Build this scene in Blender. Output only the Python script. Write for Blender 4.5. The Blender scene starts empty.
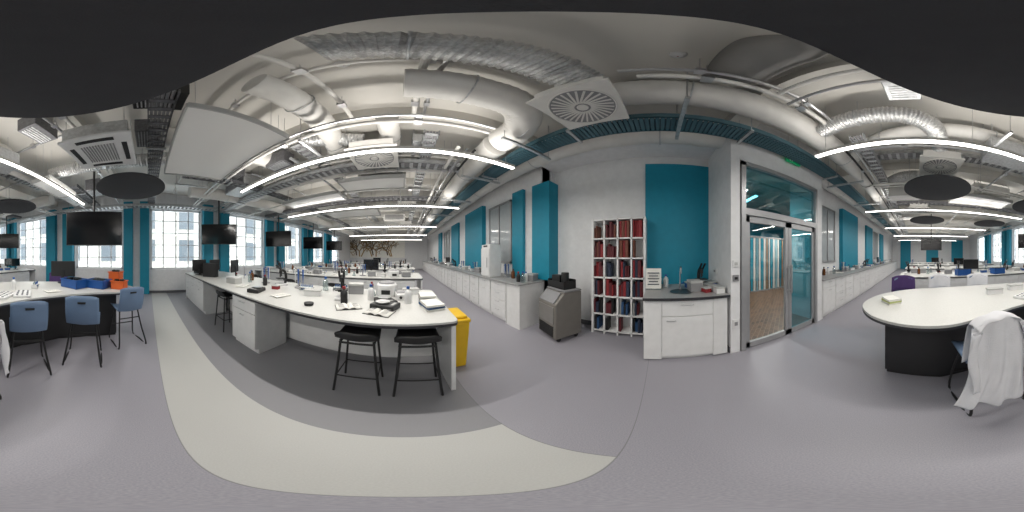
import bpy, math, random, bmesh
from math import sin, cos, pi, radians, sqrt, atan2
random.seed(7)
S=bpy.context.scene
COL=S.collection
ZC=4.1
# ---------------- materials ----------------
MATS={}
def mat(name,col,rough=.5,metal=0,var=.04,scale=8,emit=None,es=0,bump=0,bscale=60):
    if name in MATS: return MATS[name]
    m=bpy.data.materials.new(name); m.use_nodes=True
    nt=m.node_tree; b=nt.nodes['Principled BSDF']
    b.inputs['Roughness'].default_value=rough; b.inputs['Metallic'].default_value=metal
    tc=nt.nodes.new('ShaderNodeTexCoord')
    no=nt.nodes.new('ShaderNodeTexNoise'); no.inputs['Scale'].default_value=scale
    nt.links.new(tc.outputs['Object'],no.inputs['Vector'])
    r=nt.nodes.new('ShaderNodeValToRGB')
    r.color_ramp.elements[0].position=.3; r.color_ramp.elements[1].position=.7
    r.color_ramp.elements[0].color=tuple(max(0,c*(1-var)) for c in col)+(1,)
    r.color_ramp.elements[1].color=tuple(min(1,c*(1+var)) for c in col)+(1,)
    nt.links.new(no.outputs['Fac'],r.inputs['Fac']); nt.links.new(r.outputs['Color'],b.inputs['Base Color'])
    if emit:
        b.inputs['Emission Color'].default_value=tuple(emit)+(1,); b.inputs['Emission Strength'].default_value=es
    if bump:
        n2=nt.nodes.new('ShaderNodeTexNoise'); n2.inputs['Scale'].default_value=bscale
        nt.links.new(tc.outputs['Object'],n2.inputs['Vector'])
        bp=nt.nodes.new('ShaderNodeBump'); bp.inputs['Strength'].default_value=bump; bp.inputs['Distance'].default_value=.02
        nt.links.new(n2.outputs['Fac'],bp.inputs['Height']); nt.links.new(bp.outputs['Normal'],b.inputs['Normal'])
    MATS[name]=m; return m
WHITE=mat('white_paint',(.72,.72,.73),.6)
CEIL=mat('ceiling_paint',(.66,.64,.60),.8,var=.05,scale=1.5)
DUCTW=mat('duct_white',(.68,.665,.635),.45)
RAFT=mat('raft_white',(.84,.83,.81),.18,var=.0)
TEAL=mat('teal_paint',(.003,.235,.35),.55)
BLACK=mat('black_plastic',(.012,.012,.013),.5)
DARK=mat('dark_acoustic',(.045,.045,.05),.9,bump=.3,bscale=200)
CAB=mat('cabinet_white',(.70,.70,.70),.35)
TOP=mat('worktop_laminate',(.55,.55,.53),.35,var=.05,scale=60)
TOPG=mat('worktop_grey',(.33,.33,.33),.35,var=.1,scale=60)
EDGE=mat('worktop_edge',(.03,.03,.035),.4)
STEEL=mat('steel',(.55,.55,.56),.3,1)
GALV=mat('galvanised',(.50,.51,.52),.45,.7,var=.15,scale=20)
DGALV=mat('dark_galvanised',(.16,.16,.17),.5,.5,var=.2,scale=20)
RECESS=mat('shaded_recess_grey',(.22,.215,.21),.8,var=.08,scale=4)  # grey carries the shade of a ceiling recess
FOIL=mat('foil',(.62,.62,.62),.34,.75,var=.2,scale=40,bump=.5,bscale=45)
CHB=mat('chair_blue',(.14,.21,.33),.5)
SCREEN=mat('screen_glass',(.006,.006,.007),.15)
YEL=mat('yellow_plastic',(.78,.48,.01),.45)
RED=mat('red_cloth',(.24,.015,.02),.6)
BURG=mat('burgundy_cloth',(.10,.010,.016),.6)
BLUE=mat('blue_plastic',(.01,.08,.30),.4)
BBLUE=mat('blue_cloth',(.02,.07,.17),.6)
NAVY=mat('navy_cloth',(.02,.03,.06),.6)
ORANGE=mat('orange_plastic',(.66,.12,.02),.4)
GREY=mat('grey_plastic',(.25,.25,.26),.5)
LGREY=mat('light_grey',(.45,.45,.44),.5)
BEIGE=mat('beige_grey_metal',(.20,.187,.17),.4,.3)
PAPER=mat('paper',(.76,.75,.71),.8)
COAT=mat('coat_cotton',(.68,.68,.71),.9,bump=.25,bscale=120)
PURP=mat('purple_cloth',(.06,.03,.12),.9,bump=.3)
AMBER=mat('amber_glass',(.12,.04,.01),.15)
TRAYB=mat('tray_blue',(.07,.15,.185),.5,.3)
GREEN=mat('sign_green',(.0,.25,.09),.5,emit=(.0,.5,.18),es=.12)
SKIRT=mat('skirting',(.10,.10,.11),.5)
FRAME=mat('frame_grey',(.36,.36,.37),.4,.4)
DIFF=mat('led_diffuser',(.9,.9,.9),.5,emit=(1,.97,.92),es=9)
BRICK=mat('stone',(.62,.58,.52),.9,var=.15,scale=3)
def glass(name,tint,gloss=.1):
    m=bpy.data.materials.new(name); m.use_nodes=True; nt=m.node_tree
    nt.nodes.clear(); o=nt.nodes.new('ShaderNodeOutputMaterial'); mx=nt.nodes.new('ShaderNodeMixShader')
    t=nt.nodes.new('ShaderNodeBsdfTransparent'); g=nt.nodes.new('ShaderNodeBsdfGlossy')
    t.inputs['Color'].default_value=tint+(1,); g.inputs['Roughness'].default_value=.03
    mx.inputs[0].default_value=gloss
    nt.links.new(t.outputs[0],mx.inputs[1]); nt.links.new(g.outputs[0],mx.inputs[2]); nt.links.new(mx.outputs[0],o.inputs[0])
    return m
GLASS=glass('clear_glass',(.95,.98,.98),.06)
TGLASS=glass('teal_tinted_glass',(.30,.68,.76),.22)
LABG=glass('lab_glass',(.75,.82,.82),.2)
PANEG=mat('internal_pane',(.40,.43,.45),.08)
# ---------------- geometry ----------------
def box(c,s,rz=0,rx=0,ry=0):
    V=[];hx,hy,hz=s[0]/2,s[1]/2,s[2]/2
    for x in(-hx,hx):
        for y in(-hy,hy):
            for z in(-hz,hz):
                a,b,d=x,y,z
                b,d=b*cos(rx)-d*sin(rx),b*sin(rx)+d*cos(rx)
                a,d=a*cos(ry)+d*sin(ry),-a*sin(ry)+d*cos(ry)
                a,b=a*cos(rz)-b*sin(rz),a*sin(rz)+b*cos(rz)
                V.append((a+c[0],b+c[1],d+c[2]))
    F=[(0,1,3,2),(4,6,7,5),(0,4,5,1),(2,3,7,6),(0,2,6,4),(1,5,7,3)]
    return V,F
def bx(x0,x1,y0,y1,z0,z1): return box(((x0+x1)/2,(y0+y1)/2,(z0+z1)/2),(x1-x0,y1-y0,z1-z0))
def frame_of(d):
    l=sqrt(sum(c*c for c in d)) or 1; d=[c/l for c in d]
    u=(0,0,1) if abs(d[2])<.9 else (1,0,0)
    a=(d[1]*u[2]-d[2]*u[1],d[2]*u[0]-d[0]*u[2],d[0]*u[1]-d[1]*u[0])
    l=sqrt(sum(c*c for c in a)); a=[c/l for c in a]
    b=(d[1]*a[2]-d[2]*a[1],d[2]*a[0]-d[0]*a[2],d[0]*a[1]-d[1]*a[0])
    return a,b
def tube(P,R,n=10):
    V=[];F=[]
    if not isinstance(R,(list,tuple)): R=[R]*len(P)
    for i,p in enumerate(P):
        q0=P[max(0,i-1)];q1=P[min(len(P)-1,i+1)]
        a,b=frame_of([q1[k]-q0[k] for k in range(3)])
        for j in range(n):
            t=2*pi*j/n
            V.append(tuple(p[k]+R[i]*(cos(t)*a[k]+sin(t)*b[k]) for k in range(3)))
    for i in range(len(P)-1):
        for j in range(n):
            F.append((i*n+j,i*n+(j+1)%n,(i+1)*n+(j+1)%n,(i+1)*n+j))
    F.append(tuple(range(n))[::-1]); F.append(tuple(range((len(P)-1)*n,len(P)*n)))
    return V,F
def cyl(p0,p1,r,r1=None,n=16): return tube([p0,p1],[r,r if r1 is None else r1],n)
def lathe(prof,n=20,c=(0,0,0)):
    V=[];F=[]
    for r,z in prof:
        for j in range(n):
            t=2*pi*j/n; V.append((c[0]+r*cos(t),c[1]+r*sin(t),c[2]+z))
    m=len(prof)
    for i in range(m-1):
        for j in range(n): F.append((i*n+j,i*n+(j+1)%n,(i+1)*n+(j+1)%n,(i+1)*n+j))
    F.append(tuple(range(n))[::-1]); F.append(tuple(range((m-1)*n,m*n)))
    return V,F
def prism(poly,z0,z1):
    n=len(poly); V=[(x,y,z0) for x,y in poly]+[(x,y,z1) for x,y in poly]
    F=[tuple(range(n))[::-1],tuple(range(n,2*n))]+[(i,(i+1)%n,n+(i+1)%n,n+i) for i in range(n)]
    return V,F
def prismx(poly,x0,x1):
    v,f=prism(poly,x0,x1); return [(z,x,y) for x,y,z in v],f
def sheet(f,nu,nv,th=0):
    V=[f(i/nu,j/nv) for i in range(nu+1) for j in range(nv+1)]
    F=[(i*(nv+1)+j,(i+1)*(nv+1)+j,(i+1)*(nv+1)+j+1,i*(nv+1)+j+1) for i in range(nu) for j in range(nv)]
    return V,F
def catmull(pts,k=6,closed=True):
    n=len(pts);o=[]
    for i in range(n if closed else n-1):
        if closed: p=[pts[(i+j-1)%n] for j in range(4)]
        else: p=[pts[min(max(i+j-1,0),n-1)] for j in range(4)]
        for s in range(k):
            t=s/k
            o.append(tuple(.5*((2*p[1][d])+(-p[0][d]+p[2][d])*t+(2*p[0][d]-5*p[1][d]+4*p[2][d]-p[3][d])*t*t+(-p[0][d]+3*p[1][d]-3*p[2][d]+p[3][d])*t**3) for d in range(len(p[0]))))
    if not closed:o.append(tuple(pts[-1]))
    return o
def offset(poly,d):
    n=len(poly);o=[]
    A=sum(poly[i][0]*poly[(i+1)%n][1]-poly[(i+1)%n][0]*poly[i][1] for i in range(n))
    s=1 if A>0 else -1
    for i in range(n):
        a=poly[i-1];b=poly[(i+1)%n];tx,ty=b[0]-a[0],b[1]-a[1];l=sqrt(tx*tx+ty*ty) or 1
        o.append((poly[i][0]-s*ty/l*d,poly[i][1]+s*tx/l*d))
    return o
def mk(name,prims,m,parent=None,loc=(0,0,0),rz=0,bevel=0,solid=0,sub=0):
    if isinstance(prims,tuple): prims=[prims]
    V=[];F=[]
    for v,f in prims:
        k=len(V);V+=v;F+=[tuple(i+k for i in q) for q in f]
    me=bpy.data.meshes.new(name);me.from_pydata(V,[],F);me.validate()
    bm=bmesh.new();bm.from_mesh(me);bmesh.ops.recalc_face_normals(bm,faces=bm.faces);bm.to_mesh(me);bm.free()
    me.polygons.foreach_set('use_smooth',[True]*len(me.polygons))
    try: me.set_sharp_from_angle(angle=radians(35))
    except Exception: pass
    me.materials.append(m)
    o=bpy.data.objects.new(name,me);COL.objects.link(o)
    o.location=loc;o.rotation_euler=(0,0,rz)
    if parent: o.parent=parent
    if solid:
        s=o.modifiers.new('s','SOLIDIFY');s.thickness=solid
    if bevel:
        b=o.modifiers.new('b','BEVEL');b.width=bevel;b.segments=2;b.limit_method='ANGLE'
    return o
def tag(o,label,cat,group=None):
    o['label']=label;o['category']=cat
    if group:o['group']=group
    return o
def root(name,label,cat,loc=(0,0,0),rz=0,group=None):
    o=bpy.data.objects.new(name,None);COL.objects.link(o);o.location=loc;o.rotation_euler=(0,0,rz);o.empty_display_size=.1
    return tag(o,label,cat,group)
def struct(o): o['kind']='structure';return o
def clone(o,loc=None,rz=None,parent=None):
    c=o.copy();COL.objects.link(c)
    if parent:c.parent=parent
    if loc is not None:c.location=loc
    if rz is not None:c.rotation_euler=(0,0,rz)
    for k in list(o.children): clone(k,parent=c)
    return c
CACHE={}
def place(kind,loc,rz=0,label=None):
    if kind in CACHE: o=clone(CACHE[kind],loc,rz)
    else:
        o=BUILD[kind]();o.location=loc;o.rotation_euler=(0,0,rz);CACHE[kind]=o
    if label:o['label']=label
    return o
def arearect(name,loc,sx,sy,power,up=False,parent=None,col=(1,.96,.9)):
    l=bpy.data.lights.new(name,'AREA');l.shape='RECTANGLE';l.size=sx;l.size_y=sy;l.energy=power;l.color=col
    o=bpy.data.objects.new(name,l);COL.objects.link(o);o.location=loc
    if up:o.rotation_euler=(pi,0,0)
    if parent:o.parent=parent
    return o
# ---------------- structure ----------------
def floor_mat():
    m=bpy.data.materials.new('vinyl_floor');m.use_nodes=True;nt=m.node_tree;b=nt.nodes['Principled BSDF'];L=nt.links.new
    tc=nt.nodes.new('ShaderNodeTexCoord');sp=nt.nodes.new('ShaderNodeSeparateXYZ');L(tc.outputs['Object'],sp.inputs[0])
    def M(op,a,bv):
        n=nt.nodes.new('ShaderNodeMath');n.operation=op
        for i,v in enumerate((a,bv)):
            if isinstance(v,(int,float)): n.inputs[i].default_value=v
            else: L(v,n.inputs[i])
        return n.outputs[0]
    X,Y=sp.outputs[0],sp.outputs[1]
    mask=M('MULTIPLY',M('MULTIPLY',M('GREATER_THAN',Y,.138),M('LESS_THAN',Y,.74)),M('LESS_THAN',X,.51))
    dark=M('MULTIPLY',M('GREATER_THAN',Y,.74),M('LESS_THAN',X,.51))  # island bench's shadow, painted into the floor colour
    l1=M('LESS_THAN',M('ABSOLUTE',M('SUBTRACT',Y,.138),0),.003)
    l2=M('LESS_THAN',M('ABSOLUTE',M('SUBTRACT',X,.51),0),.003)
    l2=M('MULTIPLY',l2,M('GREATER_THAN',Y,.138))
    seam=M('MAXIMUM',l1,l2)
    no=nt.nodes.new('ShaderNodeTexNoise');no.inputs['Scale'].default_value=160;L(tc.outputs['Object'],no.inputs['Vector'])
    n2=nt.nodes.new('ShaderNodeTexNoise');n2.inputs['Scale'].default_value=1.2;L(tc.outputs['Object'],n2.inputs['Vector'])
    def mix(f,c1,c2):
        n=nt.nodes.new('ShaderNodeMix');n.data_type='RGBA'
        if isinstance(f,(int,float)): n.inputs[0].default_value=f
        else:L(f,n.inputs[0])
        for i,v in ((6,c1),(7,c2)):
            if isinstance(v,tuple): n.inputs[i].default_value=v+(1,)
            else:L(v,n.inputs[i])
        return n.outputs[2]
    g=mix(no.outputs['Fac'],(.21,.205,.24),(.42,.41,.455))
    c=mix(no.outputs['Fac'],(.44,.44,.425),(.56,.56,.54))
    d=mix(no.outputs['Fac'],(.19,.19,.205),(.30,.30,.32))  # floor grey darkened for the painted bench shadow
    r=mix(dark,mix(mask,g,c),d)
    r=mix(M('MULTIPLY',n2.outputs['Fac'],.14),r,(.24,.23,.25))
    r=mix(M('MULTIPLY',seam,.6),r,(.15,.15,.15))
    L(r,b.inputs['Base Color']);b.inputs['Roughness'].default_value=.45
    return m
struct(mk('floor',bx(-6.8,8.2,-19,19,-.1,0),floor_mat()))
struct(mk('ceiling',bx(-6.8,8.2,-19,19,ZC,ZC+.2),CEIL))
struct(mk('wall_north',bx(-6.8,8.2,19,19.2,-.1,ZC+.2),WHITE))
struct(mk('wall_south',bx(-6.8,8.2,-19.2,-19,-.1,ZC+.2),WHITE))
WIN=[(-16.4,-14.2),(-13,-10.9),(-9.7,-7.5),(-6.7,-4.6),(-3.1,-1.0),(.1,2.2),(3.5,5.6),(7.1,8.9),(10.2,12.1),(13.4,15.3)]
w=[bx(-6.8,-6.5,-19,19,-.1,.95),bx(-6.8,-6.5,-19,19,3.45,ZC)]
ys=[-19]+[v for p in WIN for v in p]+[19]
for i in range(0,len(ys),2): w.append(bx(-6.8,-6.5,ys[i],ys[i+1],.95,3.45))
struct(mk('wall_west',w,WHITE))
k=1
for i in range(2,len(ys)-2,2):
    a,b=ys[i]+.05,ys[i+1]-.05;t=(b-a)*.36
    for (p,q) in ((a,a+t),(b-t,b)):
        struct(mk('trim_%d'%k,bx(-6.5,-6.3,p,q,0,3.7),TEAL));k+=1
for i,(a,b) in enumerate(WIN):
    r=bpy.data.objects.new('window_%d'%(i+1),None);COL.objects.link(r);r.location=(-6.65,(a+b)/2,.95);struct(r)
    h=(b-a)/2
    fr=[bx(-.04,.04,-h,-h+.07,0,2.5),bx(-.04,.04,h-.07,h,0,2.5),bx(-.04,.04,-h,h,0,.07),bx(-.04,.04,-h,h,2.43,2.5)]
    for q in range(1,4): fr.append(bx(-.025,.025,-h+q*2*h/4-.02,-h+q*2*h/4+.02,0,2.5))
    for q in range(1,5): fr.append(bx(-.025,.025,-h,h,q*.5-.015,q*.5+.015))
    mk('window_frame',fr,WHITE,r);mk('window_pane',bx(-.006,.006,-h+.05,h-.05,.05,2.45),GLASS,r)
w=[bx(2.75,2.87,2.3,19,0,ZC),bx(3.05,3.17,-1.05,2.42,0,ZC),bx(2.75,3.05,2.3,2.42,0,ZC),
   bx(2.0,3.05,-1.07,-.93,0,ZC),bx(2.0,2.14,-2.87,-1.07,3.02,ZC),bx(2.0,2.14,-3.07,-2.87,0,ZC),
   bx(2.14,2.87,-3.07,-2.95,0,ZC),bx(2.75,2.87,-19,-3.07,0,ZC),bx(8.05,8.2,-8.07,-.93,0,ZC),bx(3.17,8.05,-1.07,-.93,0,ZC),bx(2.87,8.05,-8.07,-7.95,0,ZC)]
struct(mk('wall_east',w,WHITE))
struct(mk('trim_%d'%k,bx(2.45,3.05,-.93,2.3,3.62,ZC),WHITE));k+=1
for (x0,x1,y0,y1,z0,z1) in [(3.02,3.05,-.93,.27,.95,3.42),(2.72,3.05,2.2,2.72,.97,3.25),(2.66,2.75,2.98,3.4,.97,3.24),(2.60,2.75,5.0,6.6,.97,3.3),(2.66,2.75,7.7,8.9,.97,3.2),(2.66,2.75,11.4,12.4,.97,3.2),
      (2.60,2.75,-7.0,-5.4,.97,3.3),(2.66,2.75,-9.8,-8.5,.97,3.2),(2.66,2.75,-13.2,-12,.97,3.2),(8.0,8.05,-7.95,-1.07,0,3.9),(2.87,8.0,-7.95,-7.9,0,3.9),
      (-5.6,-4.2,-18.99,-18.9,0,3.4),(-2.6,-1.2,-18.99,-18.9,0,3.4),(.6,1.8,-18.99,-18.9,0,3.4)]:
    struct(mk('trim_%d'%k,bx(x0,x1,y0,y1,z0,z1),TEAL));k+=1
for y in (-16.5,-13.5,-10.5,-7.5,-4.2,-1.1,2.2,5.2,8.2,11.2,14.2):
    struct(mk('trim_%d'%k,bx(-6.5,2.75,y-.2,y+.2,3.86,ZC),CEIL));k+=1
for (y0,y1) in [(3.5,4.7),(9.5,10.8),(-5.0,-4.0),(-11.3,-10.3)]:
    r=bpy.data.objects.new('window_%d'%(k+20),None);COL.objects.link(r);struct(r);r.location=(2.72,(y0+y1)/2,1.3);k+=1;h=(y1-y0)/2
    mk('window_frame',[bx(-.03,.03,-h,-h+.06,0,1.8),bx(-.03,.03,h-.06,h,0,1.8),bx(-.03,.03,-h,h,0,.06),bx(-.03,.03,-h,h,1.74,1.8),bx(-.03,.03,-.02,.02,0,1.8)],FRAME,r)
    mk('window_pane',bx(.0,.02,-h+.05,h-.05,.05,1.75),PANEG,r)
struct(mk('baseboard_west',bx(-6.5,-6.48,-19,19,0,.1),SKIRT))
struct(mk('baseboard_east',[bx(3.03,3.05,-.93,2.2,0,.1),bx(2.02,3.0,-.93,-.915,0,.1)],SKIRT))
def parquet():
    m=bpy.data.materials.new('parquet');m.use_nodes=True;nt=m.node_tree;b=nt.nodes['Principled BSDF']
    tc=nt.nodes.new('ShaderNodeTexCoord');mp=nt.nodes.new('ShaderNodeMapping');mp.inputs['Rotation'].default_value[2]=.78
    br=nt.nodes.new('ShaderNodeTexBrick');br.inputs['Scale'].default_value=3
    br.inputs['Color1'].default_value=(.17,.09,.05,1);br.inputs['Color2'].default_value=(.07,.04,.024,1);br.inputs['Mortar'].default_value=(.24,.14,.08,1)
    nt.links.new(tc.outputs['Object'],mp.inputs[0]);nt.links.new(mp.outputs[0],br.inputs[0]);nt.links.new(br.outputs[0],b.inputs['Base Color']);b.inputs['Roughness'].default_value=.4
    return m
struct(mk('floor_parquet',[bx(2.15,2.87,-2.95,-1.07,0,.006),bx(2.87,8.0,-7.9,-1.07,0,.006)],parquet()))
d=bpy.data.objects.new('door_1',None);COL.objects.link(d);struct(d);d.location=(2.04,-1.98,0)
mk('door_frame',[bx(-.06,.06,.82,.89,0,3.0),bx(-.06,.06,-.89,-.82,0,3.0),bx(-.06,.06,-.89,.89,2.93,3.0),bx(-.06,.06,-.82,.82,2.1,2.2)],FRAME,d)
mk('transom_glass',bx(-.008,.008,-.82,.82,2.2,2.93),TGLASS,d)
for (a,b,hs) in [(-.05,.81,0.0),(-.81,-.06,0)]:
    lf=mk('door_leaf',[bx(-.025,.025,a,a+.07,.02,2.09),bx(-.025,.025,b-.07,b,.02,2.09),bx(-.025,.025,a,b,.02,.12),bx(-.025,.025,a,b,2.0,2.09)],FRAME,d)
    mk('door_glass',bx(-.006,.006,a+.07,b-.07,.12,2.0),GLASS if a>-.1 else TGLASS,lf)
    yy=a+.03 if a>-.1 else b-.03
    mk('door_handle',[cyl((-.07,yy,.85),(-.07,yy,1.35),.013),cyl((-.07,yy,.9),(0,yy,.9),.009),cyl((-.07,yy,1.3),(0,yy,1.3),.009)],STEEL,lf)
bl=root('striped_partition','pale blue and white vertical slat partition inside glazed room','partition',(5.6,-1.2,.006))
cols=[mat('blind_blue',(.30,.52,.60),.7),PAPER,mat('slat_teal',(.02,.30,.42),.6),PAPER,mat('slat_wood',(.30,.20,.12),.6)]
for i in range(44):
    mk('vertical_slat',box((0,-.13*i,1.15),(.012,.09 if i%5 else .05,2.2)),cols[4 if i%7==3 else (i*3)%4],bl)
mk('partition_rail',bx(-.03,.03,-5.75,.07,2.25,2.32),FRAME,bl)
mk('partition_base',bx(-.03,.03,-5.75,.07,0,.05),FRAME,bl)
# ---------------- outside ----------------
fa=root('building_facade','pale stone building with rows of sash windows across street','building',(-16,0,-4))
mk('facade_wall',bx(-1,0,-34,34,0,16),BRICK,fa)
ww=mat('outside_window',(.16,.18,.20),.2)
for i in range(17):
    for j in range(4):
        mk('facade_window',[bx(0,.06,-32+i*3.9,-30.5+i*3.9,1.8+j*3.2,3.9+j*3.2)],ww,fa)
for j in range(5): mk('facade_ledge',[bx(0,.3,-34,34,1.3+j*3.2,1.5+j*3.2)],PAPER,fa)
W=bpy.data.worlds.new('sky');S.world=W;W.use_nodes=True
bg=W.node_tree.nodes['Background'];bg.inputs[0].default_value=(.9,.95,1,1);bg.inputs[1].default_value=3.6
# ---------------- lights ----------------
def striplight(x0,x1,y,z,power=54):
    r=root('linear_light','long suspended white linear LED luminaire on thin wires','light',((x0+x1)/2,y,z),0,'suspended linear lights')
    L=(x1-x0)/2
    mk('light_housing',bx(-L,L,-.03,.03,0,.05),DUCTW,r)
    mk('light_diffuser',bx(-L+.01,L-.01,-.027,.027,-.012,0),DIFF,r)
    n=max(2,int(2*L/1.5)+1)
    for i in range(n):
        xx=-L+.15+(2*L-.3)*i/(n-1)
        mk('suspension_wire',cyl((xx,0,.05),(xx,0,ZC-z),.003,n=5),STEEL,r)
    arearect('lamp',(0,0,-.016),2*L-.04,.05,power*1.3,False,r)
    arearect('lamp_up',(0,0,.056),2*L-.04,.05,power*.5,True,r)
for a in [(-2.95,1.52,1.9,2.95),(-4.1,1.2,-1.7,2.95),(-3.9,1.6,4.55,2.95),(-3.8,1.6,-5.0,2.95),(-3.9,1.6,7.9,2.95),(-3.8,1.6,-8.3,2.95),(-3.9,1.6,11.2,2.95),(-3.8,1.6,-11.6,2.95),(-3.9,1.6,14.5,2.95),(-3.8,1.6,-15,2.95)]:
    striplight(*a)
for (x,y) in [(4.2,-2.3),(5,-5)]:
    r=root('linear_light','bright suspended linear light inside glazed room','light',(x,y,3.1))
    mk('light_housing',bx(-.8,.8,-.05,.05,0,.06),DUCTW,r);mk('light_diffuser',bx(-.79,.79,-.045,.045,-.012,0),DIFF,r)
    for s in(-1,1): mk('suspension_wire',cyl((s*.6,0,.06),(s*.6,0,ZC-3.1),.003,n=5),STEEL,r)
    arearect('lamp',(0,0,-.016),1.5,.09,60,False,r)
# ---------------- ceiling discs ----------------
def disc(x,y):
    r=root('acoustic_disc','dark charcoal round acoustic raft hung from ceiling','acoustic panel',(x,y,2.9),0,'round acoustic rafts')
    mk('disc_panel',lathe([(.655,0),(.675,.01),(.675,.04),(.655,.05)],64),DARK,r)
    for t in (0,2.1,4.2): mk('suspension_wire',cyl((.45*cos(t),.45*sin(t),.05),(.45*cos(t),.45*sin(t),ZC-2.9),.003,n=5),STEEL,r)
for p in [(-.43,-.38),(-3.2,-.34),(-.44,-3.27),(-3.1,-3.41),(-3.1,-6.4),(-.44,-6.4)]: disc(*p)
# ---------------- ducts ----------------
def duct(P,r,m=DUCTW,label='white painted round spiral air duct under ceiling',corr=False,pitch=.022,amp=.05,dome=0):
    o=root('air_duct',label,'duct',P[0])
    Q=[tuple(p[i]-P[0][i] for i in range(3)) for p in P]
    if len(Q)>2: Q=catmull(Q,8,False)
    pts=[];rad=[]
    segs=[];tot=0
    for i in range(len(Q)-1):
        l=sqrt(sum((Q[i+1][k]-Q[i][k])**2 for k in range(3)));segs.append(l);tot+=l
    step=pitch if corr else (.06 if tot<6 else .12)
    if dome: step=.02
    n=int(tot/step)
    i=0;base=0
    for s in range(n+1):
        d=min(tot-1e-6,s*step)
        while i<len(segs)-1 and d>base+segs[i]: base+=segs[i];i+=1
        t=(d-base)/max(segs[i],1e-6)
        pts.append(tuple(Q[i][k]*(1-t)+Q[i+1][k]*t for k in range(3)))
        if dome:
            e=min(d,tot-d);rad.append(max(.01,r*sqrt(max(0,1-max(0,1-e/r)**2))))
        elif corr: rad.append(r*(1+amp*(1 if s%2 else -1)+.2*amp*random.uniform(-1,1)))
        else: rad.append(r*(1.07 if s%int(max(2,round(1.2/step)))==0 else (1.012 if s%2 else 1)))
    mk('duct_body',tube(pts,rad,28),m,o)
    nh=max(2,int(tot/2.2));ay=abs(pts[-1][1]-pts[0][1])>abs(pts[-1][0]-pts[0][0])
    for q in range(nh):
        p=pts[int((q+.5)*len(pts)/nh)]
        mk('duct_hanger',[cyl((p[0],p[1],p[2]+r*.9),(p[0],p[1],ZC-P[0][2]),.006,n=6)],STEEL,o)
        if not dome: mk('duct_strap',tube([(p[0]+(r*1.09*cos(t*pi/8) if ay else 0),p[1]+(0 if ay else r*1.09*cos(t*pi/8)),p[2]+r*1.09*sin(t*pi/8)) for t in range(17)],.008,6),GALV,o)
    return o
F_='silver foil flexible corrugated duct under ceiling';WR='white ribbed flexible air duct under ceiling'
duct([(-.34,.56,3.62),(.2,.62,3.64),(.75,.58,3.60),(1.05,.50,3.52)],.175,FOIL,F_,corr=True,pitch=.024,amp=.07)
duct([(.0,1.18,3.62),(.6,1.2,3.62),(1.05,1.22,3.58),(1.3,1.5,3.5),(1.32,2.0,3.5)],.21,DUCTW,WR,corr=True,pitch=.04,amp=.022)
duct([(1.45,1.0,3.83),(1.45,-.1,3.78),(1.42,-1.2,3.72),(1.35,-2.4,3.65),(1.25,-4,3.6)],.2,DUCTW,WR,corr=True,pitch=.045,amp=.018)
duct([(2.35,-15,3.72),(2.35,0,3.72),(2.35,15,3.72)],.22)
duct([(1.25,-4.05,3.6),(1.25,-15,3.6)],.2)
duct([(1.32,2.1,3.5),(1.32,15,3.5)],.2)
duct([(.32,-.50,3.9),(1.2,-.55,3.9)],.24,RECESS,'large rounded grey shape standing in for shadowed ceiling recess',dome=1)  # shadowed ceiling recess built as a grey domed body, shade in its colour
duct([(1.2,-1.85,3.62),(.7,-1.75,3.62),(.1,-1.8,3.6),(-.25,-2.1,3.56),(-.40,-2.7,3.52)],.13,FOIL,F_,corr=True,pitch=.022,amp=.07)
duct([(1.2,-2.9,3.62),(.5,-2.4,3.66),(-.6,-2.2,3.7),(-2.0,-2.3,3.72)],.13,DUCTW,WR,corr=True,pitch=.035,amp=.02)
duct([(-5.5,3.3,3.6),(-2,3.3,3.6),(1.0,3.3,3.6)],.2)
duct([(-5.5,6.5,3.6),(1.0,6.5,3.6)],.2)
duct([(-5.5,9.6,3.6),(1.0,9.6,3.6)],.2)
duct([(-5.5,-2.6,3.6),(-3.5,-2.6,3.6),(-1.2,-2.6,3.6)],.17)
duct([(-5.5,-7.1,3.6),(1.0,-7.1,3.6)],.2)
duct([(-5.5,-9.9,3.6),(1.0,-9.9,3.6)],.2)
duct([(-4.6,-14,3.5),(-4.6,-3,3.5)],.19)
duct([(-4.6,1.2,3.5),(-4.6,14,3.5)],.19)
duct([(.85,-4.4,3.6),(.4,-4.0,3.6),(.0,-3.9,3.6),(-.5,-3.9,3.55)],.14,FOIL,F_,corr=True,pitch=.025)
duct([(-1.5,2.1,3.7),(-1.0,2.3,3.68),(-.6,2.4,3.62)],.13,FOIL,F_,corr=True,pitch=.025)
duct([(-2.5,.0,3.75),(-2.5,1.5,3.75),(-2.4,3.0,3.7)],.2,DUCTW,WR,corr=True,pitch=.035,amp=.02)
duct([(-1.0,.75,3.75),(-1.0,1.8,3.72),(-1.2,3.0,3.65)],.17,DUCTW,WR,corr=True,pitch=.035,amp=.02)
duct([(-.2,1.9,3.7),(-.2,3.0,3.68),(-.2,4.0,3.66)],.15,DUCTW,WR,corr=True,pitch=.035,amp=.02)
duct([(-3.4,-2.3,3.75),(-3.4,-.5,3.75),(-3.2,.6,3.72)],.16,FOIL,F_,corr=True,pitch=.03)
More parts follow.
